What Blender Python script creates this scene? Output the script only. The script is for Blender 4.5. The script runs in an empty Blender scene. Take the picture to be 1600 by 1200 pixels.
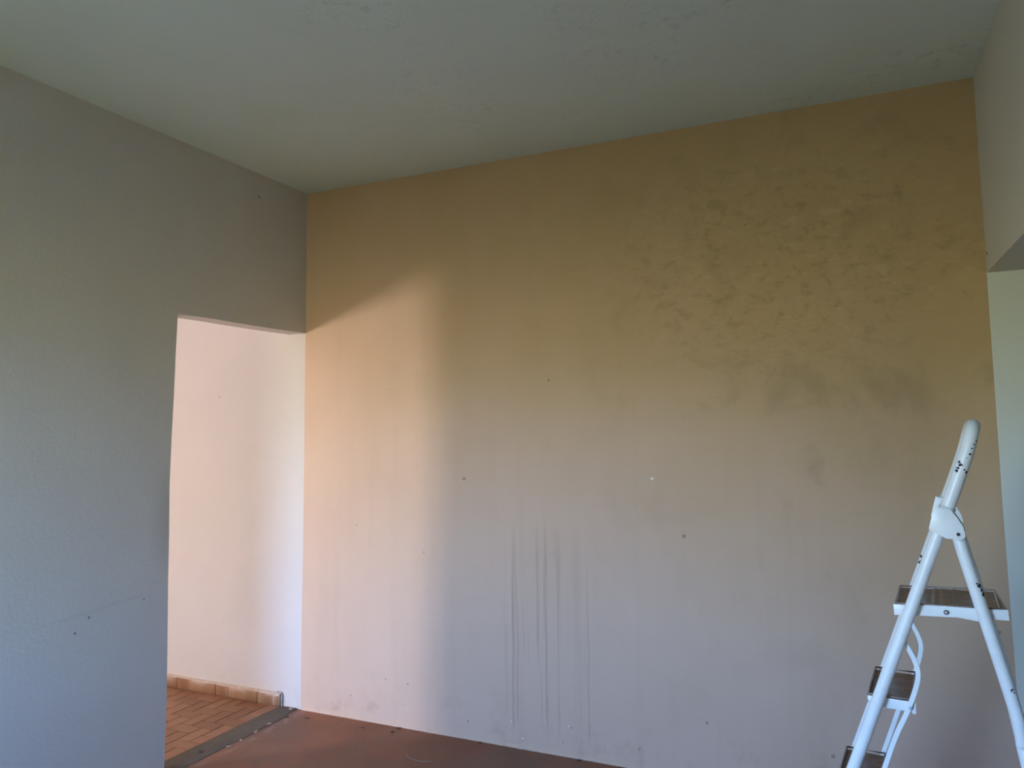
import bpy, bmesh, math, random
from mathutils import Vector, Matrix, noise
random.seed(4)
sc = bpy.context.scene
C = sc.collection

# ------------------------------------------------------------------ camera
F_ = Vector((-0.40585567, 0.91132399, 0.06906348))
R_ = Vector((0.91327917, 0.40727086, -0.0071843))
U_ = Vector((0.03467477, -0.06015845, 0.9975864))
cam = bpy.data.cameras.new('camera')
cam.sensor_width = 36
cam.lens = 36 * 1169.83 / 1600
cam.clip_start = 0.02
co = bpy.data.objects.new('camera', cam)
C.objects.link(co)
M = Matrix((R_, U_, -F_)).transposed().to_4x4()
M.translation = Vector((2.79861, -3.39557, 1.49718))
co.matrix_world = M
sc.camera = co

# ------------------------------------------------------------------ world, light, exposure
SKY_ZENITH = (0.18, 0.40, 1.0)
SKY_HORIZON = (0.42, 0.72, 1.18)
SKY_STRENGTH = 35.0
GROUND_FAR = (14.5, 14.5, 7.6)      # sunlit grass and trees towards the horizon
GROUND_NEAR = (2.3, 2.3, .7)        # shaded yard close to the house
w = bpy.data.worlds.new('sky'); sc.world = w; w.use_nodes = True
nt = w.node_tree; nt.nodes.clear()
def N(t, typ, **kw):
    n = t.nodes.new(typ)
    for k, v in kw.items(): setattr(n, k, v)
    return n
tc = N(nt, 'ShaderNodeTexCoord'); sep = N(nt, 'ShaderNodeSeparateXYZ')
nt.links.new(tc.outputs['Generated'], sep.inputs[0])
def wmath(t, op, a, b=None, c=None, clamp=False):
    n = N(t, 'ShaderNodeMath', operation=op, use_clamp=clamp)
    for i, x in enumerate((a, b, c)):
        if x is None: continue
        if isinstance(x, (int, float)): n.inputs[i].default_value = x
        else: t.links.new(x, n.inputs[i])
    return n.outputs[0]
def maprange(t, x, a, b, c=0., d=1., smooth=True):
    n = N(t, 'ShaderNodeMapRange')
    if smooth: n.interpolation_type = 'SMOOTHSTEP'
    t.links.new(x, n.inputs[0])
    for i, v in enumerate((a, b, c, d)): n.inputs[1 + i].default_value = v
    return n.outputs[0]
def mixc(t, f, a, b, mode='MIX'):
    n = N(t, 'ShaderNodeMix', data_type='RGBA', blend_type=mode)
    for idx, x in ((0, f), (6, a), (7, b)):
        if isinstance(x, (int, float)): n.inputs[idx].default_value = x
        elif isinstance(x, tuple): n.inputs[idx].default_value = (*x, 1)
        else: t.links.new(x, n.inputs[idx])
    return n.outputs[2]
skyc = mixc(nt, maprange(nt, sep.outputs[2], 0.0, 0.6), tuple(SKY_STRENGTH * c for c in SKY_HORIZON), tuple(SKY_STRENGTH * c for c in SKY_ZENITH))
groundc = mixc(nt, maprange(nt, sep.outputs[2], -0.25, -0.03), GROUND_NEAR, GROUND_FAR)
full = mixc(nt, maprange(nt, sep.outputs[2], -0.02, 0.12), groundc, skyc)
out = full
bg = N(nt, 'ShaderNodeBackground'); wo = N(nt, 'ShaderNodeOutputWorld')
nt.links.new(out, bg.inputs[0]); nt.links.new(bg.outputs[0], wo.inputs[0])
w.cycles.sampling_method = 'MANUAL'; w.cycles.sample_map_resolution = 512

# openings to the outdoors (real holes in the walls, out of frame); portals help sample the sky through them
SOUTH_WIN = (0.15, 1.55, 0.75, 2.15)      # x0, x1, z0, z1 in the wall behind the camera
WEST_WIN = (-4.40, -3.55, 0.55, 1.40)     # y0, y1, z0, z1 in the far wall of the next room
ANNEX_FILL_WIN = (3.80, 4.25, 1.35, 1.95)      # x0, x1, z0, z1 behind the camera in the side room; unseen, added to brighten the jamb
YS, XW, YH = -4.7, -3.4, -5.3
def portal(name, loc, rot, sx, sy):
    l = bpy.data.lights.new(name, 'AREA'); l.shape = 'RECTANGLE'; l.size = sx; l.size_y = sy
    l.cycles.is_portal = True
    o = bpy.data.objects.new(name, l); o.location = loc; o.rotation_euler = rot; C.objects.link(o)
portal('window_portal', ((SOUTH_WIN[0] + SOUTH_WIN[1]) / 2, YS - .16, (SOUTH_WIN[2] + SOUTH_WIN[3]) / 2), (math.pi / 2, 0, 0),
       SOUTH_WIN[1] - SOUTH_WIN[0] + .1, SOUTH_WIN[3] - SOUTH_WIN[2] + .1)
portal('window_portal', ((ANNEX_FILL_WIN[0] + ANNEX_FILL_WIN[1]) / 2, YS - .16, (ANNEX_FILL_WIN[2] + ANNEX_FILL_WIN[3]) / 2), (math.pi / 2, 0, 0),
       ANNEX_FILL_WIN[1] - ANNEX_FILL_WIN[0] + .1, ANNEX_FILL_WIN[3] - ANNEX_FILL_WIN[2] + .1)
# low sunlit yard outside the next room's window
l = bpy.data.lights.new('yard_daylight', 'AREA'); l.shape = 'RECTANGLE'
l.size = WEST_WIN[1] - WEST_WIN[0]; l.size_y = WEST_WIN[3] - WEST_WIN[2]
l.energy = 225; l.color = (1.0, .90, .87)
o = bpy.data.objects.new('yard_daylight', l); C.objects.link(o)
o.location = (XW - .10, (WEST_WIN[0] + WEST_WIN[1]) / 2, (WEST_WIN[2] + WEST_WIN[3]) / 2); o.rotation_euler = (math.pi / 2, 0, -math.pi / 2)

sc.view_settings.view_transform = 'Standard'
sc.view_settings.look = 'None'
sc.view_settings.gamma = 1
sc.view_settings.use_curve_mapping = False
sc.view_settings.exposure = 0.06
sc.cycles.use_denoising = True
sc.cycles.max_bounces = 12
sc.cycles.diffuse_bounces = 8
sc.cycles.caustics_reflective = False
sc.cycles.caustics_refractive = False

# ------------------------------------------------------------------ helpers
def mat(name, color, rough=.6, spec=.3):
    m = bpy.data.materials.new(name); m.use_nodes = True
    b = m.node_tree.nodes['Principled BSDF']
    b.inputs['Base Color'].default_value = (*color, 1)
    b.inputs['Roughness'].default_value = rough
    b.inputs['Specular IOR Level'].default_value = spec
    return m, m.node_tree, b
def ntex(t, vec, scale, detail=3, rough=.55, dist=0.):
    n = N(t, 'ShaderNodeTexNoise'); n.inputs['Scale'].default_value = scale
    n.inputs['Detail'].default_value = detail; n.inputs['Roughness'].default_value = rough
    n.inputs['Distortion'].default_value = dist
    if vec is not None: t.links.new(vec, n.inputs['Vector'])
    return n.outputs[0]
def objco(t):
    return N(t, 'ShaderNodeTexCoord').outputs['Object']
def vscale(t, vec, s):
    n = N(t, 'ShaderNodeMapping'); n.inputs['Scale'].default_value = s
    t.links.new(vec, n.inputs[0]); return n.outputs[0]
def bump(t, b, h, strength, dist):
    n = N(t, 'ShaderNodeBump'); n.inputs['Strength'].default_value = strength; n.inputs['Distance'].default_value = dist
    t.links.new(h, n.inputs['Height']); t.links.new(n.outputs[0], b.inputs['Normal'])
def spots(t, vec, pts, soft=.5):
    """mask that is 1 inside small discs (p, radius)"""
    acc = None
    for p, r in pts:
        d = N(t, 'ShaderNodeVectorMath', operation='DISTANCE')
        t.links.new(vec, d.inputs[0]); d.inputs[1].default_value = p
        m = maprange(t, d.outputs['Value'], r * soft, r, 1, 0)
        acc = m if acc is None else wmath(t, 'MAXIMUM', acc, m)
    return acc
def obj(name, verts, faces, m, parent=None, smooth=False, loc=None):
    me = bpy.data.meshes.new(name); me.from_pydata([tuple(v) for v in verts], [], faces); me.update()
    bm = bmesh.new(); bm.from_mesh(me); bmesh.ops.recalc_face_normals(bm, faces=bm.faces); bm.to_mesh(me); bm.free()
    if m: me.materials.append(m)
    if smooth:
        for p in me.polygons: p.use_smooth = True
    o = bpy.data.objects.new(name, me); C.objects.link(o)
    if parent: o.parent = parent
    if loc: o.location = loc
    return o
class MB:
    def __init__(s): s.v = []; s.f = []
    def add(s, v, f):
        b = len(s.v); s.v += [tuple(x) for x in v]; s.f += [[i + b for i in q] for q in f]
    def hexa(s, p):   # p: 8 points, 4 bottom + 4 top
        s.add(p, [(0, 3, 2, 1), (4, 5, 6, 7), (0, 1, 5, 4), (1, 2, 6, 5), (2, 3, 7, 6), (3, 0, 4, 7)])
    def box(s, x0, x1, y0, y1, z0, z1):
        s.hexa([(x0, y0, z0), (x1, y0, z0), (x1, y1, z0), (x0, y1, z0), (x0, y0, z1), (x1, y0, z1), (x1, y1, z1), (x0, y1, z1)])
    def build(s, name, m, parent=None, smooth=False): return obj(name, s.v, s.f, m, parent, smooth)
def bevel(o, w, seg=2):
    bm = bmesh.new(); bm.from_mesh(o.data)
    bmesh.ops.remove_doubles(bm, verts=bm.verts, dist=1e-6)
    es = [e for e in bm.edges if len(e.link_faces) == 2 and e.calc_face_angle(0) > .5]
    bmesh.ops.bevel(bm, geom=es, offset=w, segments=seg, affect='EDGES', profile=.5)
    bm.to_mesh(o.data); bm.free()
    for p in o.data.polygons: p.use_smooth = True
    return o
def structure(o): o['kind'] = 'structure'; return o
def thing(name, label, cat, loc=(0, 0, 0), rz=0, group=None):
    o = bpy.data.objects.new(name, None); C.objects.link(o); o.location = loc; o.rotation_euler = (0, 0, rz)
    o['label'] = label; o['category'] = cat
    if group: o['group'] = group
    return o
def tag(o, label, cat, group=None):
    o['label'] = label; o['category'] = cat
    if group: o['group'] = group
    return o
def smoothpath(pts, n=8):
    P = [Vector(p) for p in pts]; out = []
    for i in range(len(P) - 1):
        p0 = P[max(i - 1, 0)]; p1 = P[i]; p2 = P[i + 1]; p3 = P[min(i + 2, len(P) - 1)]
        for k in range(n):
            t = k / n
            out.append(.5 * ((2 * p1) + (p2 - p0) * t + (2 * p0 - 5 * p1 + 4 * p2 - p3) * t * t + (3 * p1 - p0 - 3 * p2 + p3) * t ** 3))
    out.append(P[-1]); return out
def tube(path, r, seg=16, mb=None, section=None):
    """sweep a circle (or a 2-D section) along a path; capped"""
    mb = mb or MB(); P = [Vector(p) for p in path]; n = len(P)
    T = [(P[min(i + 1, n - 1)] - P[max(i - 1, 0)]).normalized() for i in range(n)]
    a = Vector((0, 1, 0))
    if abs(T[0].dot(a)) > .9: a = Vector((1, 0, 0))
    V = []; U = (a - a.dot(T[0]) * T[0]).normalized()
    sec = section or [(r * math.cos(2 * math.pi * k / seg), r * math.sin(2 * math.pi * k / seg)) for k in range(seg)]
    m = len(sec)
    for i in range(n):
        U = (U - U.dot(T[i]) * T[i]).normalized(); W = T[i].cross(U)
        for (s, c) in sec: V.append(P[i] + U * s + W * c)
    F = [(i * m + k, i * m + (k + 1) % m, (i + 1) * m + (k + 1) % m, (i + 1) * m + k) for i in range(n - 1) for k in range(m)]
    F.append(tuple(range(m))); F.append(tuple((n - 1) * m + k for k in range(m)))
    mb.add(V, F); return mb

# ------------------------------------------------------------------ materials
def beige_paint():
    m, t, b = mat('beige_paint', (.6, .46, .33), .75, .2)
    v = objco(t)
    s = N(t, 'ShaderNodeSeparateXYZ'); t.links.new(v, s.inputs[0]); X, Z = s.outputs[0], s.outputs[2]
    cloud = ntex(t, v, 1.1, 4, .6, .4)
    col = mixc(t, maprange(t, cloud, .35, .65), BEIGE_A, BEIGE_B)
    # roller bands
    band = ntex(t, vscale(t, v, (14, 1, .9)), 1.0, 2)
    col = mixc(t, wmath(t, 'MULTIPLY', maprange(t, band, .45, .75), .07), col, (.34, .26, .19))
    # weaker, yellower light towards the upper right, painted into the wall colour
    upper_shade = wmath(t, 'ADD', wmath(t, 'ADD', wmath(t, 'MULTIPLY', X, .30), wmath(t, 'MULTIPLY', Z, .55)), wmath(t, 'MULTIPLY', ntex(t, v, 1.5, 5, .6), .9))
    col = mixc(t, wmath(t, 'MULTIPLY', maprange(t, upper_shade, 1.35, 2.75), .68), col, (.44, .315, .115))
    # old mould and scrub marks, upper right
    dx = wmath(t, 'DIVIDE', wmath(t, 'SUBTRACT', X, 2.58), .85); dz = wmath(t, 'DIVIDE', wmath(t, 'SUBTRACT', Z, 2.25), .55)
    d2 = wmath(t, 'ADD', wmath(t, 'MULTIPLY', dx, dx), wmath(t, 'MULTIPLY', dz, dz))
    area = maprange(t, d2, 0.1, 1.3, 1, 0)
    n1 = ntex(t, vscale(t, v, (1, 1, 1.6)), 13, 6, .68, .45)
    col = mixc(t, wmath(t, 'MULTIPLY', area, wmath(t, 'MULTIPLY', maprange(t, n1, .50, .66), .32)), col, (.22, .165, .08))
    n2 = ntex(t, vscale(t, v, (1, 1, 1.9)), 17, 5, .65, .7)
    col = mixc(t, wmath(t, 'MULTIPLY', area, wmath(t, 'MULTIPLY', maprange(t, n2, .52, .66), .22)), col, (.66, .54, .34))
    n3 = ntex(t, v, 3.2, 5, .65, .5)
    wide = wmath(t, 'MULTIPLY', maprange(t, X, 1.3, 2.6), maprange(t, Z, .5, 1.8, .35, 1))
    col = mixc(t, wmath(t, 'MULTIPLY', wide, wmath(t, 'MULTIPLY', maprange(t, n3, .5, .72), .30)), col, (.24, .19, .11))
    # brown drip streaks
    st = ntex(t, vscale(t, v, (38, 1, .55)), 1.0, 3, .6)
    zone = wmath(t, 'MULTIPLY', wmath(t, 'MULTIPLY', maprange(t, X, 1.2, 1.3), maprange(t, X, 1.45, 1.75, 1, 0)),
                 wmath(t, 'MULTIPLY', maprange(t, Z, .02, .2), maprange(t, Z, .85, 1.12, 1, 0)))
    col = mixc(t, wmath(t, 'MULTIPLY', zone, wmath(t, 'MULTIPLY', maprange(t, st, .53, .62), .26)), col, (.26, .19, .14))
    for (x, z0, z1, wd, a) in ((1.281, .04, .95, .010, .42), (1.305, .08, .9, .008, .34), (1.452, .12, 1.2, .006, .28), (1.335, .4, .85, .006, .25), (1.43, .1, .55, .006, .3),
                            (1.665, .04, .92, .006, .36), (1.36, .35, .8, .005, .2), (1.235, .3, .9, .008, .15)):
        wob = wmath(t, 'ADD', X, wmath(t, 'MULTIPLY', wmath(t, 'SUBTRACT', ntex(t, vscale(t, v, (0, 0, 1)), 3.0, 2), .5), .03))
        d = wmath(t, 'ABSOLUTE', wmath(t, 'SUBTRACT', wob, x))
        k = wmath(t, 'MULTIPLY', maprange(t, d, wd * .2, wd, 1, 0), wmath(t, 'MULTIPLY', maprange(t, Z, z0, z0 + .1), maprange(t, Z, z1 - .35, z1, 1, 0)))
        col = mixc(t, wmath(t, 'MULTIPLY', k, a * .9), col, (.36, .215, .15))
    # splash dirt close to the floor
    lowm = wmath(t, 'MULTIPLY', maprange(t, Z, .02, .35, 1, 0), maprange(t, ntex(t, v, 7, 5, .7), .5, .72))
    col = mixc(t, wmath(t, 'MULTIPLY', lowm, .35), col, (.36, .22, .15))
    lip = maprange(t, wmath(t, 'ADD', Z, wmath(t, 'MULTIPLY', ntex(t, v, 9, 3), .03)), .035, .05, 1, 0)
    col = mixc(t, wmath(t, 'MULTIPLY', lip, .35), col, (.66, .45, .31))
    sp = spots(t, v, [((x, 0, z), r) for x, z, r in ((1.481, 1.766, .008), (1.016, 1.282, .012), (2.121, 1.045, .012), (2.202, .247, .008), (2.704, .188, .011),
              (.685, .222, .007), (.55, .23, .006), (1.033, .086, .007), (1.536, .063, .005), (3.302, .741, .009), (1.9, .09, .006), (.78, .9, .006),
              (.33, .12, .006), (.36, 1.02, .005), (1.578, .135, .006), (2.42, 2.42, .006))])
    col = mixc(t, wmath(t, 'MULTIPLY', sp, .50), col, (.13, .09, .06))
    sp = spots(t, v, [((1.982, 0, 1.298), .009), ((1.27, 0, .12), .004), ((1.565, 0, .14), .004), ((1.33, 0, .05), .005)])
    col = mixc(t, sp, col, (.82, .78, .68))
    t.links.new(col, b.inputs['Base Color'])
    hn = wmath(t, 'ADD', ntex(t, v, 60, 3), wmath(t, 'MULTIPLY', ntex(t, v, 5, 3), 2.5))
    bump(t, b, hn, .22, .004)
    return m
BEIGE_A = (.655, .455, .345); BEIGE_B = (.615, .425, .318)
def white_paint(name, a, c, extra=None, b1=.2):
    m, t, b = mat(name, a, .7, .25)
    v = objco(t)
    col = mixc(t, maprange(t, ntex(t, v, 1.3, 4, .6, .3), .35, .65), a, c)
    if extra: col = extra(t, v, col)
    t.links.new(col, b.inputs['Base Color'])
    bump(t, b, wmath(t, 'ADD', ntex(t, v, 70, 3), wmath(t, 'MULTIPLY', ntex(t, v, 4, 3), 2.5)), b1, .004)
    return m
def left_extra(t, v, col):
    s = N(t, 'ShaderNodeSeparateXYZ'); t.links.new(v, s.inputs[0]); Y, Z = s.outputs[1], s.outputs[2]
    # long faint scuff rising towards the doorway
    line = wmath(t, 'ADD', wmath(t, 'SUBTRACT', Z, wmath(t, 'MULTIPLY', Y, .09)), wmath(t, 'MULTIPLY', ntex(t, v, 5, 3), .02))
    k = wmath(t, 'MULTIPLY', maprange(t, wmath(t, 'ABSOLUTE', wmath(t, 'SUBTRACT', line, .922)), .002, .012, 1, 0),
              wmath(t, 'MULTIPLY', maprange(t, Y, -1.6, -1.3), maprange(t, Y, -1.04, -1.0, 1, 0)))
    col = mixc(t, wmath(t, 'MULTIPLY', k, .14), col, (.42, .39, .33))
    # grubby edge of the doorway at hand height
    hand = wmath(t, 'MULTIPLY', maprange(t, Y, -1.02, -.9), wmath(t, 'MULTIPLY', maprange(t, Z, .8, 1.1), maprange(t, Z, 1.2, 1.45, 1, 0)))
    col = mixc(t, wmath(t, 'MULTIPLY', hand, .55), col, (.42, .38, .33))
    sp = spots(t, v, [((-.0273, -1.275, .776), .007), ((-.0285, -1.333, .726), .007), ((-.0081, -.377, 2.772), .009), ((-.0218, -1.02, .80), .005)])
    return mixc(t, wmath(t, 'MULTIPLY', sp, .75), col, (.09, .085, .08))
def hall_extra(t, v, col):
    sp = spots(t, v, [((-.642, 0, 1.744), .010), ((-.58, 0, .42), .006), ((-.3, 0, .75), .006)])
    col = mixc(t, wmath(t, 'MULTIPLY', sp, .45), col, (.4, .3, .25))
    s = N(t, 'ShaderNodeSeparateXYZ'); t.links.new(v, s.inputs[0]); Z = s.outputs[2]
    low = wmath(t, 'MULTIPLY', maprange(t, Z, .03, .16, 1, 0), maprange(t, ntex(t, v, 9, 4, .7), .42, .62))
    return mixc(t, wmath(t, 'MULTIPLY', low, .4), col, (.62, .47, .33))
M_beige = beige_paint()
M_left = white_paint('white_wall_paint', (.625, .61, .575), (.60, .585, .555), left_extra)
M_hall = white_paint('hall_wall_paint', (.625, .57, .55), (.60, .55, .53), hall_extra)
def right_extra(t, v, col):
    sp = spots(t, v, [((3.3195, -.022, 2.19), .010), ((3.3193, -.034, 2.19), .008)])
    return mixc(t, wmath(t, 'MULTIPLY', sp, .8), col, (.12, .10, .07))
M_right = white_paint('cream_wall_paint', (.64, .62, .54), (.61, .60, .52), right_extra)
M_jamb = white_paint('jamb_paint', (.69, .71, .64), (.665, .685, .61))
def ceil_extra(t, v, col):
    s = N(t, 'ShaderNodeSeparateXYZ'); t.links.new(v, s.inputs[0]); X = s.outputs[0]
    m1 = wmath(t, 'MULTIPLY', maprange(t, ntex(t, v, 22, 5, .7, .4), .5, .66), wmath(t, 'MULTIPLY', maprange(t, ntex(t, v, 1.6, 3), .42, .62), maprange(t, X, .8, 1.8)))
    return mixc(t, wmath(t, 'MULTIPLY', m1, .35), col, (.30, .36, .34))
M_ceil = white_paint('ceiling_paint', (.69, .81, .78), (.66, .78, .74), ceil_extra, .35)
def simple(name, c1, c2, scale, rough, spec=.3, bs=.2, bd=.003, bscale=60):
    m, t, b = mat(name, c1, rough, spec); v = objco(t)
    t.links.new(mixc(t, maprange(t, ntex(t, v, scale, 5, .6, .3), .35, .65), c1, c2), b.inputs['Base Color'])
    bump(t, b, ntex(t, v, bscale, 4), bs, bd); return m
def red_floor():
    m, t, b = mat('red_cement', (.2, .1, .08), .55, .35); v = objco(t)
    col = mixc(t, maprange(t, ntex(t, v, 3, 5, .65, .6), .35, .65), (.32, .118, .058), (.235, .095, .048))
    col = mixc(t, wmath(t, 'MULTIPLY', maprange(t, ntex(t, v, 1.1, 4, .6), .5, .7), .6), col, (.16, .115, .085))
    s = N(t, 'ShaderNodeSeparateXYZ'); t.links.new(v, s.inputs[0]); X = s.outputs[0]
    edge = wmath(t, 'ABSOLUTE', wmath(t, 'SUBTRACT', wmath(t, 'ADD', X, wmath(t, 'MULTIPLY', wmath(t, 'SUBTRACT', ntex(t, v, 8, 3), .5), .05)), .035))
    k = wmath(t, 'MULTIPLY', maprange(t, edge, .008, .03, 1, 0), maprange(t, ntex(t, v, 14, 4, .7), .42, .6))
    col = mixc(t, wmath(t, 'MULTIPLY', k, .55), col, (.34, .23, .20))
    t.links.new(col, b.inputs['Base Color'])
    bump(t, b, wmath(t, 'ADD', ntex(t, v, 45, 5), wmath(t, 'MULTIPLY', ntex(t, v, 4, 3), 2)), .3, .004)
    return m
M_floor = red_floor()
M_cement = simple('grey_cement', (.145, .115, .09), (.115, .092, .074), 6, .8, .2, .5, .004, 80)
M_grout = simple('grout', (.09, .042, .025), (.065, .03, .02), 20, .9)
def tile_mat():
    m, t, b = mat('terracotta_tile', (.3, .14, .08), .5, .4); v = objco(t)
    oi = N(t, 'ShaderNodeObjectInfo')
    rnd = oi.outputs['Random']
    col = mixc(t, rnd, (.25, .112, .058), (.37, .175, .10))
    g = N(t, 'ShaderNodeNewGeometry')
    col = mixc(t, wmath(t, 'MULTIPLY', maprange(t, ntex(t, g.outputs['Position'], 22, 4, .6), .4, .7), .3), col, (.24, .12, .065))
    t.links.new(col, b.inputs['Base Color'])
    bump(t, b, ntex(t, g.outputs['Position'], 60, 3), .12, .002)
    return m
M_tile = tile_mat()
def skirt_mat():
    m, t, b = mat('skirting_tile', (.5, .3, .17), .4, .4)
    g = N(t, 'ShaderNodeNewGeometry'); p = g.outputs['Position']
    s = N(t, 'ShaderNodeSeparateXYZ'); t.links.new(p, s.inputs[0]); X, Z = s.outputs[0], s.outputs[2]
    # each tile has a browner left and right margin
    ph = wmath(t, 'FRACT', wmath(t, 'DIVIDE', wmath(t, 'ADD', X, 3.05), .3125))
    ed = wmath(t, 'MINIMUM', ph, wmath(t, 'SUBTRACT', 1.0, ph))
    col = mixc(t, maprange(t, ntex(t, vscale(t, p, (9, 9, 2)), 1., 3), .35, .65), (.31, .165, .088), (.37, .215, .125))
    col = mixc(t, wmath(t, 'MULTIPLY', maprange(t, ed, .02, .2, 1, 0), .6), col, (.19, .085, .045))
    # paint drips over the face
    dr = wmath(t, 'MULTIPLY', maprange(t, ntex(t, vscale(t, p, (60, 60, 1.5)), 1., 3), .50, .62),
               wmath(t, 'MAXIMUM', wmath(t, 'MULTIPLY', maprange(t, X, -.64, -.615), maprange(t, X, -.52, -.45, 1, 0)), maprange(t, X, -.20, -.185)))
    col = mixc(t, wmath(t, 'MULTIPLY', dr, .6), col, (.55, .47, .40))
    t.links.new(col, b.inputs['Base Color']); return m
M_skirt = skirt_mat()
M_plaster = simple('plaster_lip', (.60, .48, .39), (.50, .38, .30), 30, .8, .2, .6, .004, 90)
M_mortar = simple('grey_mortar', (.42, .41, .42), (.24, .23, .24), 40, .9, .1, .8, .004, 120)
M_dark = simple('dark_debris', (.06, .045, .035), (.11, .08, .055), 60, .9)
M_crumb = simple('plaster_crumb', (.42, .30, .25), (.33, .23, .19), 60, .9)
M_strand = simple('strand', (.36, .29, .22), (.3, .24, .18), 20, .6)

# ------------------------------------------------------------------ setting
H = 2.9
zc = lambda x, y: 2.9 + .0030 * (x - 0.) + .0058 * y
xl = lambda y, z=1.45: .0214 * y
xr = lambda y, z: 3.33 - .0119 * y - .0142 * (z - 1.45) if z > 1.2 else 3.3335 - .0119 * y + .022 * (1.2 - z)
def wall_from_grid(name, ys, zs, skip, front, back, m, top=None):
    """wall standing along y: cells of (ys x zs) except skip; front/back give x for (y, z); jy/jz jitter the edges"""
    mb = MB(); idx = {}
    def P(i, j, s):
        y, z = ys[i], zs[j]
        y2, z2 = skip[1](i, j, y, z)
        if top is not None and j == len(zs) - 1: z2 = top(0, y2)
        return ((front if s == 0 else back)(y2, z2), y2, z2)
    cells = [(i, j) for i in range(len(ys) - 1) for j in range(len(zs) - 1) if not skip[0](i, j)]
    cs = set(cells); V = []; Fs = []
    def vid(i, j, s):
        if (i, j, s) not in idx: idx[(i, j, s)] = len(V); V.append(P(i, j, s))
        return idx[(i, j, s)]
    for i, j in cells:
        Fs.append((vid(i, j, 0), vid(i + 1, j, 0), vid(i + 1, j + 1, 0), vid(i, j + 1, 0)))
        Fs.append((vid(i, j, 1), vid(i + 1, j, 1), vid(i + 1, j + 1, 1), vid(i, j + 1, 1)))
        for (di, dj, a, b_) in ((-1, 0, (0, 0), (0, 1)), (1, 0, (1, 0), (1, 1)), (0, -1, (0, 0), (1, 0)), (0, 1, (0, 1), (1, 1))):
            if (i + di, j + dj) not in cs:
                Fs.append((vid(i + a[0], j + a[1], 0), vid(i + b_[0], j + b_[1], 0), vid(i + b_[0], j + b_[1], 1), vid(i + a[0], j + a[1], 1)))
    return obj(name, V, Fs, m)
T = .125
# left wall with the doorway against the back wall
zs = [0, .23, .45, .66, .86, 1.06, 1.28, 1.5, 1.7, 1.9, 2.08, 2.35, 2.6, H]
ys = [-4.7, -4., -3., -2., -1.5, -1.2, -.89, -.66, -.44, -.22, 0]
jy = {0: -.895, .23: -.889, .45: -.890, .66: -.893, .86: -.896, 1.06: -.897, 1.28: -.901, 1.5: -.896, 1.7: -.889, 1.9: -.884, 2.08: -.878}
def ladj(i, j, y, z):
    if y == -.89: y = jy.get(z, -.88)
    if z == 2.08 and i >= 6: z = {6: 2.075, 7: 2.079, 8: 2.080, 9: 2.0835, 10: 2.089}[i]
    return y, z
DOOR_I, DOOR_J = 6, 10
wl = wall_from_grid('wall_left', ys, zs, (lambda i, j: i >= DOOR_I and j < DOOR_J, ladj), lambda y, z: xl(y), lambda y, z: xl(y) - T + (-.004 if z < 1 else .008), M_left, lambda x, y: zc(0, y) + .004)
structure(wl)
# right wall with a second opening against the back wall
ysr = [-4.7, -3.9, -3.2, -2.4, -1.75, -1.2, -.6, 0]
zsr = [0, .62, 1.2, 1.7, 2.12, 2.5, H]
wr = wall_from_grid('wall_right', ysr, zsr, (lambda i, j: i >= 4 and j < 4, lambda i, j, y, z: (y, z)), lambda y, z: xr(y, z), lambda y, z: xr(y, z) + .118, M_right, lambda x, y: zc(3.3, y) + .004)
structure(wr)
# back wall: beige paint between the two side walls, white paint beyond them (same plane)
def back_section(name, xa, xb, m, zt):
    zz = [0, .3, .62, .9, 1.2, 1.5, 1.8, 2.12, 2.5, 2.9]; V = []; Fs = []; nx = 12
    for s in (0, 1):
        for z in zz:
            for k in range(nx + 1):
                x = xa(z) + (xb(z) - xa(z)) * k / nx
                V.append((x, .15 * s, zt(x) if z == 2.9 else z))
    n1 = (nx + 1); tot = n1 * len(zz)
    for s in (0, 1):
        for j in range(len(zz) - 1):
            for k in range(nx):
                a = s * tot + j * n1 + k; Fs.append((a, a + 1, a + 1 + n1, a + n1))
    for j in range(len(zz) - 1):
        for k in (0, nx):
            a = j * n1 + k; Fs.append((a, a + n1, a + n1 + tot, a + tot))
    for j in (0, len(zz) - 1):
        for k in range(nx):
            a = j * n1 + k; Fs.append((a, a + 1, a + 1 + tot, a + tot))
    return structure(obj(name, V, Fs, m))
bl = lambda z: {0: -.002, .3: -.004, .62: -.003}.get(z, 0.0)
brx = lambda z: xr(0, z)
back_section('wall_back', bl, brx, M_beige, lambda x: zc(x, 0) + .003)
back_section('wall_back_hall', lambda z: XW, bl, M_hall, lambda x: 2.9)
back_section('wall_back_annex', brx, lambda z: 5.2, M_jamb, lambda x: 2.9)
# wall behind the camera, with a window
x0, x1, z0, z1 = SOUTH_WIN
mb = MB(); mb.box(-.12, x0, YS - .15, YS, 0, H); a0, a1, b0, b1 = ANNEX_FILL_WIN; mb.box(x1, a0, YS - .15, YS, 0, H); mb.box(a1, 5.2, YS - .15, YS, 0, H); mb.box(a0, a1, YS - .15, YS, 0, b0); mb.box(a0, a1, YS - .15, YS, b1, H); mb.box(x0, x1, YS - .15, YS, 0, z0); mb.box(x0, x1, YS - .15, YS, z1, H)
structure(mb.build('wall_front', M_left))
y0, y1, z0, z1 = WEST_WIN
mb = MB(); mb.box(XW - .15, 0 - .13, YH - .15, YH, 0, H); mb.box(-.235, -.12, YH, YS + .01, 0, H); mb.box(XW - .15, XW, YH, y0, 0, H); mb.box(XW - .15, XW, y1, .15, 0, H); mb.box(XW - .15, XW, y0, y1, 0, z0); mb.box(XW - .15, XW, y0, y1, z1, H)
structure(mb.build('wall_hall_far', M_hall))
mb = MB(); mb.box(5.2, 5.35, YS - .15, .15, 0, H); structure(mb.build('wall_annex_far', M_left))
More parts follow.
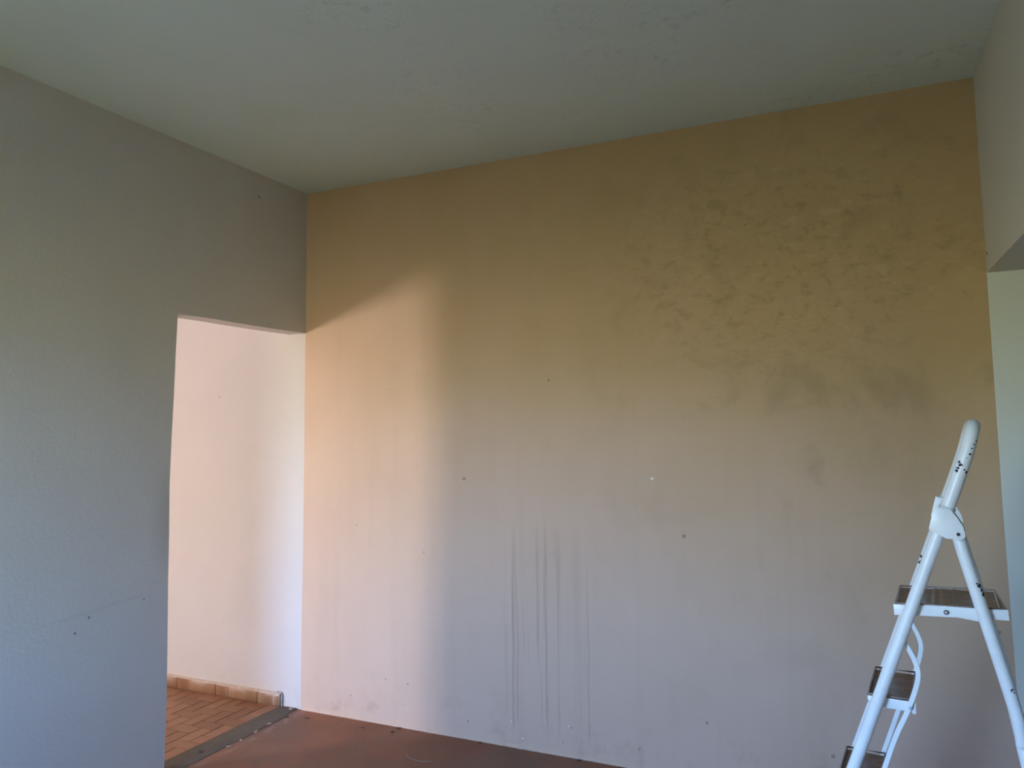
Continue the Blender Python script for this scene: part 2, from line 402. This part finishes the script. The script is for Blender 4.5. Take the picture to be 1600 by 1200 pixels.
# ceilings
def slab(name, xa, xb, ya, yb, zf, th, m):
    V = [(x, y, zf(x, y) + s * th) for s in (0, 1) for (x, y) in ((xa, ya), (xb, ya), (xb, yb), (xa, yb))]
    mb = MB(); mb.hexa(V); return mb.build(name, m)
structure(slab('ceiling', -.06, 3.40, YS - .15, .15, zc, .15, M_ceil))
structure(slab('ceiling_hall', XW - .15, -.06, YH - .15, .15, lambda x, y: 2.895, .15, M_ceil))
structure(slab('ceiling_annex', 3.40, 5.35, YS - .15, .15, lambda x, y: 2.895, .15, M_ceil))
# floors
structure(slab('floor', -.02, 5.35, YS - .15, .15, lambda x, y: -.15, .15, M_floor))
hall = structure(slab('floor_hall', XW - .15, -.02, YH - .15, .15, lambda x, y: -.155, .151, M_grout))
# cement threshold strip in the doorway, ragged edge towards the red floor
V = []; Fs = []; n = 70
for i in range(n + 1):
    y = .0 - i * (.90 / n)
    e = -.004 + .010 * (noise.noise(Vector((y * 9, 0, 0)))) + .006 * noise.noise(Vector((y * 31, 3, 0))) - .022 * max(0, 1 - abs(y) / .12)
    xa = -.145
    prof = [(xa, -.006), (xa, .0015), ((xa + e) / 2, .004 + .0015 * noise.noise(Vector((y * 5, 7, 0)))), (e - .006, .0035), (e, .0008), (e + .002, -.006)]
    V += [(px, y, pz) for px, pz in prof]
m_ = 6
for i in range(n):
    for k in range(m_ - 1): a = i * m_ + k; Fs.append((a, a + 1, a + 1 + m_, a + m_))
Fs.append(tuple(range(m_))); Fs.append(tuple(n * m_ + k for k in range(m_)))
structure(obj('trim_1', V, Fs, M_cement))
# herringbone bricks of the hall floor, each its own piece
g = .0775; gap = .0045; X0 = -.30; Y0 = -.565
def brick_mesh(w, d, nm):
    zt = .0; b_ = .0018
    V = [(-w / 2, -d / 2, -.008), (w / 2, -d / 2, -.008), (w / 2, d / 2, -.008), (-w / 2, d / 2, -.008),
         (-w / 2, -d / 2, zt - b_), (w / 2, -d / 2, zt - b_), (w / 2, d / 2, zt - b_), (-w / 2, d / 2, zt - b_),
         (-w / 2 + b_, -d / 2 + b_, zt), (w / 2 - b_, -d / 2 + b_, zt), (w / 2 - b_, d / 2 - b_, zt), (-w / 2 + b_, d / 2 - b_, zt)]
    Fq = [(0, 1, 5, 4), (1, 2, 6, 5), (2, 3, 7, 6), (3, 0, 4, 7), (4, 5, 9, 8), (5, 6, 10, 9), (6, 7, 11, 10), (7, 4, 8, 11), (8, 9, 10, 11)]
    me = bpy.data.meshes.new(nm); me.from_pydata(V, [], Fq); me.materials.append(M_tile); me.update(); return me
cache = {}; cnt = 0; far = MB(); rects = []
for i in range(-42, 4):
    for j in range(-62, 9):
        k = (i - j + 3) % 4      # column a -> i=0, row r -> j=0 has k=3
        if k == 0: r = (X0 + i * g, X0 + (i + 2) * g, Y0 + j * g, Y0 + (j + 1) * g)
        elif k == 2: r = (X0 + i * g, X0 + (i + 1) * g, Y0 + (j - 1) * g, Y0 + (j + 1) * g)
        else: continue
        xa, xb, ya, yb = max(r[0], XW), min(r[1], -.145 + gap / 2), max(r[2], YH), min(r[3], -.002)
        if ya < -.898 and xb > -.13: xb = -.13
        if xb - xa < .012 or yb - ya < .012: continue
        rects.append((xa, xb, ya, yb))
rects.sort(key=lambda r: (r[0] + r[1] + 1.0) ** 2 / 4 * .6 + ((r[2] + r[3]) / 2) ** 2)
rects.sort(key=lambda r: max(0, -(r[0] + r[1]) / 2 - .1) * 0.62 + max(0, -(r[2] + r[3]) / 2))
for (xa, xb, ya, yb) in rects:
    w_, d_ = round(xb - xa - gap, 4), round(yb - ya - gap, 4)
    cx, cy = (xa + xb) / 2, (ya + yb) / 2
    if cnt < 290:
        if (w_, d_) not in cache: cache[(w_, d_)] = brick_mesh(w_, d_, 'brick')
        o = bpy.data.objects.new('brick', cache[(w_, d_)]); C.objects.link(o); o.parent = hall
        o.location = (cx, cy, .0012 + random.uniform(-.0004, .0004)); o.rotation_euler = (random.uniform(-.003, .003), random.uniform(-.003, .003), 0)
        cnt += 1
    else:
        far.box(cx - w_ / 2, cx + w_ / 2, cy - d_ / 2, cy + d_ / 2, -.008, .0012)
fo = far.build('brick_field', M_tile, hall); fo['kind'] = 'stuff'
# skirting tiles of the hall
sk = bpy.data.objects.new('baseboard_back', None); C.objects.link(sk); sk['kind'] = 'structure'
xs = [-1.55, -1.2375, -.926, -.620, -.304, -.141]
xs = [-3.39, -3.1125, -2.80, -2.4875, -2.175, -1.8625] + xs
for a, b_ in zip(xs[:-1], xs[1:]):
    mb = MB(); mb.box(a + .0015, b_ - .0015, -.010, -.0005, .0015, .068)
    o = mb.build('tile', M_skirt, sk); bevel(o, .0015, 1)
# ragged plaster lip on top of the tiles
def ribbon(name, xa, xb, n, top, bot, thick, m, parent, yb=-.0):
    V = []; Fs = []
    for i in range(n + 1):
        x = xa + (xb - xa) * i / n; zt, zb, th = top(x), bot(x), thick(x)
        V += [(x, yb - .0002, zt), (x, yb - th * .55, zt - .002), (x, yb - th, (zt + zb) / 2), (x, yb - th, zb), (x, yb - .0002, zb)]
    for i in range(n):
        for k in range(4): a = i * 5 + k; Fs.append((a, a + 1, a + 6, a + 5))
        a = i * 5; Fs.append((a + 4, a, a + 5, a + 9))
    Fs.append((0, 1, 2, 3, 4)); Fs.append(tuple(n * 5 + k for k in range(5)))
    return obj(name, V, Fs, m, parent)
nz = lambda x, f, s=0: noise.noise(Vector((x * f, s, .3)))
ribbon('plaster_lip', XW + .01, -.141, 420, lambda x: .073 + .002 * nz(x, 9), lambda x: .0605 - .008 * nz(x, 6, 2) - .004 * nz(x, 25, 4) - (.006 if -.2 < x else 0), lambda x: .0125 + .001 * nz(x, 12), M_plaster, sk)
mb = tube(smoothpath([(-.165, -.006, .0755), (-.142, -.006, .0745), (-.131, -.006, .068), (-.128, -.006, .05), (-.129, -.006, .02), (-.128, -.007, .003)], 5), .0042, 8)
o = mb.build('mortar_bead', M_mortar, sk, True)
# thin plaster lip at the foot of the beige wall
o = ribbon('trim_2', .0, 3.33, 420, lambda x: .012 + .005 * nz(x, 5) + .005 * nz(x, 23, 2) + (.007 if 1.24 < x < 1.40 else 0), lambda x: .0, lambda x: .004 + .0015 * nz(x, 14) + (.005 * max(0, nz(x, 30, 5)) if 1.2 < x < 1.45 else 0), M_beige, None)
structure(o)

# ------------------------------------------------------------------ ladder
def enamel():
    m, t, b = mat('white_enamel', (.90, .94, .96), .32, .5); v = objco(t)
    col = mixc(t, maprange(t, ntex(t, v, 14, 4, .6), .4, .7), (.90, .94, .96), (.85, .89, .92))
    s = N(t, 'ShaderNodeSeparateXYZ'); t.links.new(v, s.inputs[0])
    cmb = N(t, 'ShaderNodeCombineXYZ'); t.links.new(s.outputs[0], cmb.inputs[0]); t.links.new(s.outputs[2], cmb.inputs[2])
    nv = N(t, 'ShaderNodeTexNoise'); nv.inputs['Scale'].default_value = 110; nv.inputs['Detail'].default_value = 3; t.links.new(v, nv.inputs['Vector'])
    off = N(t, 'ShaderNodeVectorMath', operation='MULTIPLY_ADD'); t.links.new(nv.outputs['Color'], off.inputs[0]); off.inputs[1].default_value = (.012, 0, .012)
    t.links.new(cmb.outputs[0], off.inputs[2])
    CH = CHIPS
    near = spots(t, off.outputs[0], [((u + .006, 0, z + .006), r) for u, z, r in CH], .8)
    near = wmath(t, 'MULTIPLY', near, maprange(t, s.outputs[1], .03, .035, 1, 0))
    fard = spots(t, off.outputs[0], [((u + .006, 0, z + .006), r) for u, z, r in FARCHIPS], .8)
    near = wmath(t, 'MAXIMUM', near, wmath(t, 'MULTIPLY', fard, maprange(t, s.outputs[1], .28, .29)))
    col = mixc(t, near, col, (.03, .033, .045))
    t.links.new(col, b.inputs['Base Color'])
    t.links.new(wmath(t, 'ADD', .32, wmath(t, 'MULTIPLY', near, .4)), b.inputs['Roughness'])
    bump(t, b, ntex(t, v, 90, 3), .12, .001)
    return m
CHIPS = [(.0515, 1.411, .005), (.049, 1.419, .0035), (.046, 1.403, .004), (.0605, 1.399, .0025), (.068, 1.43, .002), (.086, 1.466, .002), (.064, 1.393, .0035), (.042, 1.396, .004), (.0905, 1.475, .002), (.080, 1.455, .002), (.075, 1.44, .0025), (.103, 1.523, .003),
         (.083, 1.097, .0055), (.087, 1.087, .005), (.0905, 1.076, .0055), (.0765, 1.103, .004), (.085, 1.108, .003), (.1415, .842, .003), (.146, .835, .003)]
FARCHIPS = [(-.059, 1.118, .0045), (-.066, 1.10, .0045), (-.062, 1.105, .003)]
M_en = enamel()
def plastic():
    m, t, b = mat('brown_mat_plastic', (.13, .08, .06), .35, .5); v = objco(t)
    t.links.new(mixc(t, maprange(t, ntex(t, v, 30, 5, .7), .42, .66), (.17, .092, .070), (.27, .175, .135)), b.inputs['Base Color'])
    return m
M_mat = plastic()
M_rim = simple('mat_rim', (.40, .34, .31), (.30, .23, .20), 25, .4, .5)
M_steel = mat('bolt_steel', (.62, .60, .62), .35, .5)[0]
M_bolt = mat('dark_bolt', (.05, .055, .065), .4, .5)[0]
M_rub = simple('black_rubber', (.03, .03, .03), (.05, .05, .05), 20, .8)

LW = .32
lad = thing('stepladder', 'white painted steel stepladder with brown treads, chipped paint, standing open beside the right doorway', 'ladder', (3.02127, -1.06899, 0), math.radians(-5.927))
RR = .0168
rail_u = lambda z: .0415 + .3515 * (z - 1.3658)
for v in (0, LW):
    P = [(rail_u(z), v, z) for z in (.012, .4, .8, 1.1, 1.27)]
    tube(smoothpath(P, 4), RR - .0006, 20).build('front_rail', M_en, lad, True)
    mb = tube([(rail_u(.0) - .003, v, .0), (rail_u(.05), v, .05)], .021, 16)
    mb.build('rubber_foot', M_rub, lad, True)
# inverted U handle
A = [(rail_u(z), 0, z) for z in (1.235, 1.30, 1.3658)] + [(.066, 0, 1.440), (.0795, .006, 1.490), (.0855, .03, 1.5125), (.087, .07, 1.5165)]
B = [(u, LW - v, z) for u, v, z in reversed(A)]
tube(smoothpath(A + [(.087, LW / 2, 1.5165)] + B, 6), RR + .0010, 20).build('handle', M_en, lad, True)
# rear legs: bent, with cross tube
rl = [(.036, 1.242), (.0461, 1.190), (.139, .8204), (.1545, .745), (.160, .70), (.170, .64), (.276, .012)]
for s, v in ((-1, .004), (1, LW - .004)):
    P = [(u, v + s * (0.0 if z > .7 else (.7 - z) * .04), z) for u, z in rl]
    Q = [Vector(P[0]), Vector(P[1])] + smoothpath(P[1:], 6)[1:]
    tube(Q, .0157, 20).build('rear_leg', M_en, lad, True)
    e = P[-1]
    tube([(e[0] + .001, e[1], 0), (e[0] - .008, e[1] - s * .002, .05)], .0195, 16).build('rubber_foot', M_rub, lad, True)
zb = .30; ub = .170 + (.64 - zb) * .1688
tube([(ub, -.014, zb), (ub, LW + .014, zb)], .0125, 14).build('crossbar', M_en, lad, True)
# hinge plates: sleeve round the rail plus flat tongue to the pivot
def prism(name, poly, v0, v1, m, parent, bw=.0008):
    n = len(poly); V = [(u, v0, z) for u, z in poly] + [(u, v1, z) for u, z in poly]
    Fs = [tuple(range(n)), tuple(range(n, 2 * n))] + [(i, (i + 1) % n, n + (i + 1) % n, n + i) for i in range(n)]
    o = obj(name, V, Fs, m, parent)
    return bevel(o, bw, 2) if bw else o
plate = [(-.0135, 1.301), (.0255, 1.292), (.0345, 1.279), (.0515, 1.251)]
pc = (.0395, 1.2295)
for k in range(10):
    a = math.radians(25 - k * 16.5); plate.append((pc[0] + .0165 * math.cos(a), pc[1] + .0165 * math.sin(a)))
plate += [(.012, 1.2165), (-.009, 1.228), (-.0285, 1.240)]
for s, v in ((-1, 0), (1, LW)):
    va, vb = sorted((v + s * .0178, v + s * .0205))
    p = prism('hinge_plate', plate, va, vb, M_en, lad)
    sl = tube([(rail_u(1.236), v, 1.236), (rail_u(1.268), v, 1.268), (rail_u(1.300), v, 1.300)], RR + .0034, 20)
    sl.build('sleeve', M_en, p, True)
    # inner tongue
    va, vb = sorted((v - s * .0165, v - s * .019))
    prism('tongue', [(u + .001, z + .002) for u, z in plate], va, vb, M_en, p)
    vv = sorted((v + s * .0205, v + s * .0235))
    mb = tube([(pc[0], vv[0], pc[1]), (pc[0], vv[1], pc[1])], .0042, 16); mb.build('bolt', M_bolt, p, True)
# standing platform
th = math.atan(.011 / .27)
def rot(u, z): return (u * math.cos(th) - (z) * math.sin(th), 1.0305 + u * math.sin(th) + z * math.cos(th))
def strap(k=1.):
    top = [(-.1235, -.001), (-.10, -.001), (-.04, .0005), (.0, .001), (.05, .0), (.10, -.0005), (.1435, .0005)]
    bot = [(.1440, -.027), (.11, -.026), (.05, -.026), (.0, -.0275), (-.05, -.028), (-.10, -.0285), (-.1235, -.0305), ]
    return [rot(u * (k if u > 0 else 1), z - (.004 if k < 1 else 0)) for u, z in top + bot]
fr = prism('platform_frame', strap(), .0185, .0215, M_en, lad)
fr2 = prism('platform_frame', strap(.90), LW - .0215, LW - .0185, M_en, lad)
for ua, ub_ in ((-.1235, -.1205), (.124, .127)):
    pts = [rot(ua, -.003), rot(ub_, -.003), rot(ub_, -.027), rot(ua, -.027)]
    prism('platform_rail', pts, .0215, LW - .0215, M_en, lad, 0)
for f_, va, vb in ((fr, .0150, .0185), (fr2, LW - .0185, LW - .015)):
    c = rot(.0026, -.0145)
    tube([(c[0], va, c[1]), (c[0], vb, c[1])], .0062, 18).build('bolt_washer', M_bolt, f_, True)
    dv = -.0012 if f_ is fr else .0012
    tube([(c[0], va + dv, c[1]), (c[0], vb + dv, c[1])], .0038, 18).build('bolt', M_steel, f_, True)
for v in (.0225, LW - .0255):
    prism('link_arm', [rot(.015, -.026), rot(.045, -.022), rot(.108, -.027), rot(.1085, -.036), rot(.095, -.0375), rot(.05, -.031)], v, v + .003, M_en, lad)
# brown mat with moulded ribs across the middle
def mat_top(name, ua, ub_, va, vb, base, ribs, parent, tf, taper=0.):
    nu, nv = 60, 22; V = []; Fs = []
    for i in range(nu + 1):
        for j in range(nv + 1):
            fu, fv = i / nu, j / nv
            u = ua + (ub_ - ua) * fu; v = va + (vb - va) * fv
            if taper: u = min(u, ub_ - taper * fv * fu)
            h = base
            e = min(u - ua, ub_ - taper * fv - u, v - va, vb - v)
            for c, wd, hh in ribs:
                h += hh * max(0, 1 - (abs(u - c) / wd) ** 4) * (1 if .012 < e else .4)
            p = tf(u, h); V.append((p[0], v, p[1]))
    for i in range(nu):
        for j in range(nv):
            a = i * (nv + 1) + j; Fs.append((a, a + 1, a + nv + 2, a + nv + 1))
    o = obj(name, V, Fs, M_mat, parent, True)
    md = o.modifiers.new('thickness', 'SOLIDIFY'); md.thickness = .003
    return o
def rim(name, pts, r, tf, parent, m):
    P = [(tf(u, h)[0], v, tf(u, h)[1]) for u, v, h in pts]
    return tube(P, r, 8).build(name, m, parent, True)
mt = mat_top('platform_mat', -.117, .137, .024, LW - .024, -.004, [(-.024, .006, .005), (.0, .014, .004), (.024, .006, .005)], lad, rot, .010)
loop = [(-.119, .025, .001), (-.119, LW - .024, .001), (.0, LW - .024, .002), (.127, LW - .024, .001), (.139, .025, .001), (.0, .024, .001), (-.119, .025, .001)]
rim('mat_rim', loop, .0022, rot, mt, M_rim)
# three treads between the rails
for zt in (.770, .512, .254):
    ur = rail_u(zt)
    tf = lambda u, h, ur=ur, zt=zt: (ur + u, zt + h)
    tr = mat_top('step', -.028, .078, .026, LW - .026, -.007, [], lad, tf)
    rim('step_rim', [(-.029, .024, 0), (-.029, LW - .024, 0), (.079, LW - .024, 0), (.079, .024, 0), (-.029, .024, 0)], .0026, tf, tr, M_rim)
    prism('tread_edge', [tf(-.030, .001), tf(-.0275, .001), tf(-.0275, -.022), tf(-.030, -.022)], .024, LW - .024, M_mat, tr, 0)
    prism('tread_edge', [tf(.0785, .001), tf(.081, .001), tf(.081, -.022), tf(.0785, -.022)], .024, LW - .024, M_mat, tr, 0)
    for va in (.0195, LW - .0225):
        q = -.004 if va < .1 else -.011
        prism('side_flange', [tf(-.030, q), tf(.083, q), tf(.0895, q - .0005), tf(.0895, -.034), tf(.084, -.037), tf(.076, -.031), tf(.02, -.031), tf(.004, -.027), tf(-.018, -.020), tf(-.030, -.018)], va, va + .003, M_en, tr)
# bent stay bars linking platform and treads
stay = [(-.108, .948), (-.0997, .927), (-.0755, .8755), (-.0711, .8304), (-.0957, .7503), (-.1297, .6713), (-.1579, .5893), (-.187, .505), (-.232, .375), (-.276, .248)]
for v in (.0125, LW - .0125):
    Q = smoothpath([(u, v, z) for u, z in stay], 6)
    sec = [(-.002, -.0058), (-.0006, -.0064), (.0006, -.0064), (.002, -.0058), (.002, .0058), (.0006, .0064), (-.0006, .0064), (-.002, .0058)]
    sb = tube(Q, 0, section=sec).build('stay_bar', M_en, lad, False)
    for (u, z) in ((-.0915, .752), (-.184, .497), (-.274, .243)):
        d = -.004 if v < .1 else .004
        tube([(u, v, z), (u, v + d, z)], .0045, 12).build('bolt', M_steel, sb, True)

# ------------------------------------------------------------------ small debris on the floor
def crumb(name, x, y, z, sx, sy, sz, rz, m, seed):
    bm = bmesh.new(); bmesh.ops.create_icosphere(bm, subdivisions=2, radius=1)
    for vtx in bm.verts:
        k = 1 + .45 * noise.noise(vtx.co * 1.3 + Vector((seed * 7.1, 0, 0)))
        vtx.co = Vector((vtx.co.x * sx * k, vtx.co.y * sy * k, vtx.co.z * sz * k))
    zmin = min(v_.co.z for v_ in bm.verts)
    for vtx in bm.verts: vtx.co.z -= zmin
    me = bpy.data.meshes.new(name); bm.to_mesh(me); bm.free(); me.materials.append(m)
    o = bpy.data.objects.new(name, me); C.objects.link(o); o.location = (x, y, z); o.rotation_euler = (0, 0, rz); return o
G1 = 'dark specks of debris on the red floor'
for k, (x, y, sx, sy, lab) in enumerate([
        (.005, -.123, .016, .006, 'dark flat flake on the floor edge in front of the doorway corner'),
        (.119, -.094, .013, .005, 'dark flake on the red floor just right of the doorway corner'),
        (.471, -.088, .007, .004, 'dark speck on the red floor near the beige wall, left of a paler pair'),
        (.643, -.020, .013, .006, 'dark flake lying against the foot of the beige wall in the warm light'),
        (.640, -.075, .009, .006, 'dark speck on the red floor just in front of the flake at the wall foot'),
        (1.112, -.022, .008, .005, 'dark speck at the foot of the beige wall left of the drip streaks'),
        (1.62, -.02, .010, .005, 'dark flake at the foot of the beige wall right of the drip streaks')]):
    tag(crumb('debris_flake', x, y, .0002, sx, sy, .003, random.uniform(-.4, .9), M_dark, k), lab, 'debris', G1)
for k, (x, y, s_, lab) in enumerate([
        (-.045, -.030, .011, 'small pinkish plaster crumb at the foot of the white wall corner'),
        (-.005, -.245, .010, 'plaster crumb on the ragged edge of the threshold nearest the wall'),
        (.004, -.349, .011, 'larger pale plaster crumb on the threshold edge, second from the wall'),
        (.006, -.455, .008, 'pale plaster crumb midway along the threshold edge'),
        (.010, -.540, .009, 'pale plaster crumb on the threshold edge close to the front')]):
    tag(crumb('plaster_crumb', x, y, .0002 if x > 0.003 else .0025, s_ * 1.3, s_ * .8, s_ * .45, k, M_crumb, k + 20), lab, 'crumb', 'plaster crumbs along the threshold')
tag(crumb('wood_chip', -.062, -.645, .0035, .016, .006, .004, .5, M_dark, 41), 'curled dark chip lying on the grey cement threshold', 'debris')
P = [(.93 + .085 * math.cos(a) , -.255 + .06 * math.sin(a), .0018 + .004 * max(0, math.sin(a * 2))) for a in [math.radians(q) for q in range(190, 345, 12)]]
o = tube(P, .0014, 6).build('fibre_strand', M_strand, None, True)
tag(o, 'thin pale curled fibre strand lying on the red floor', 'strand')
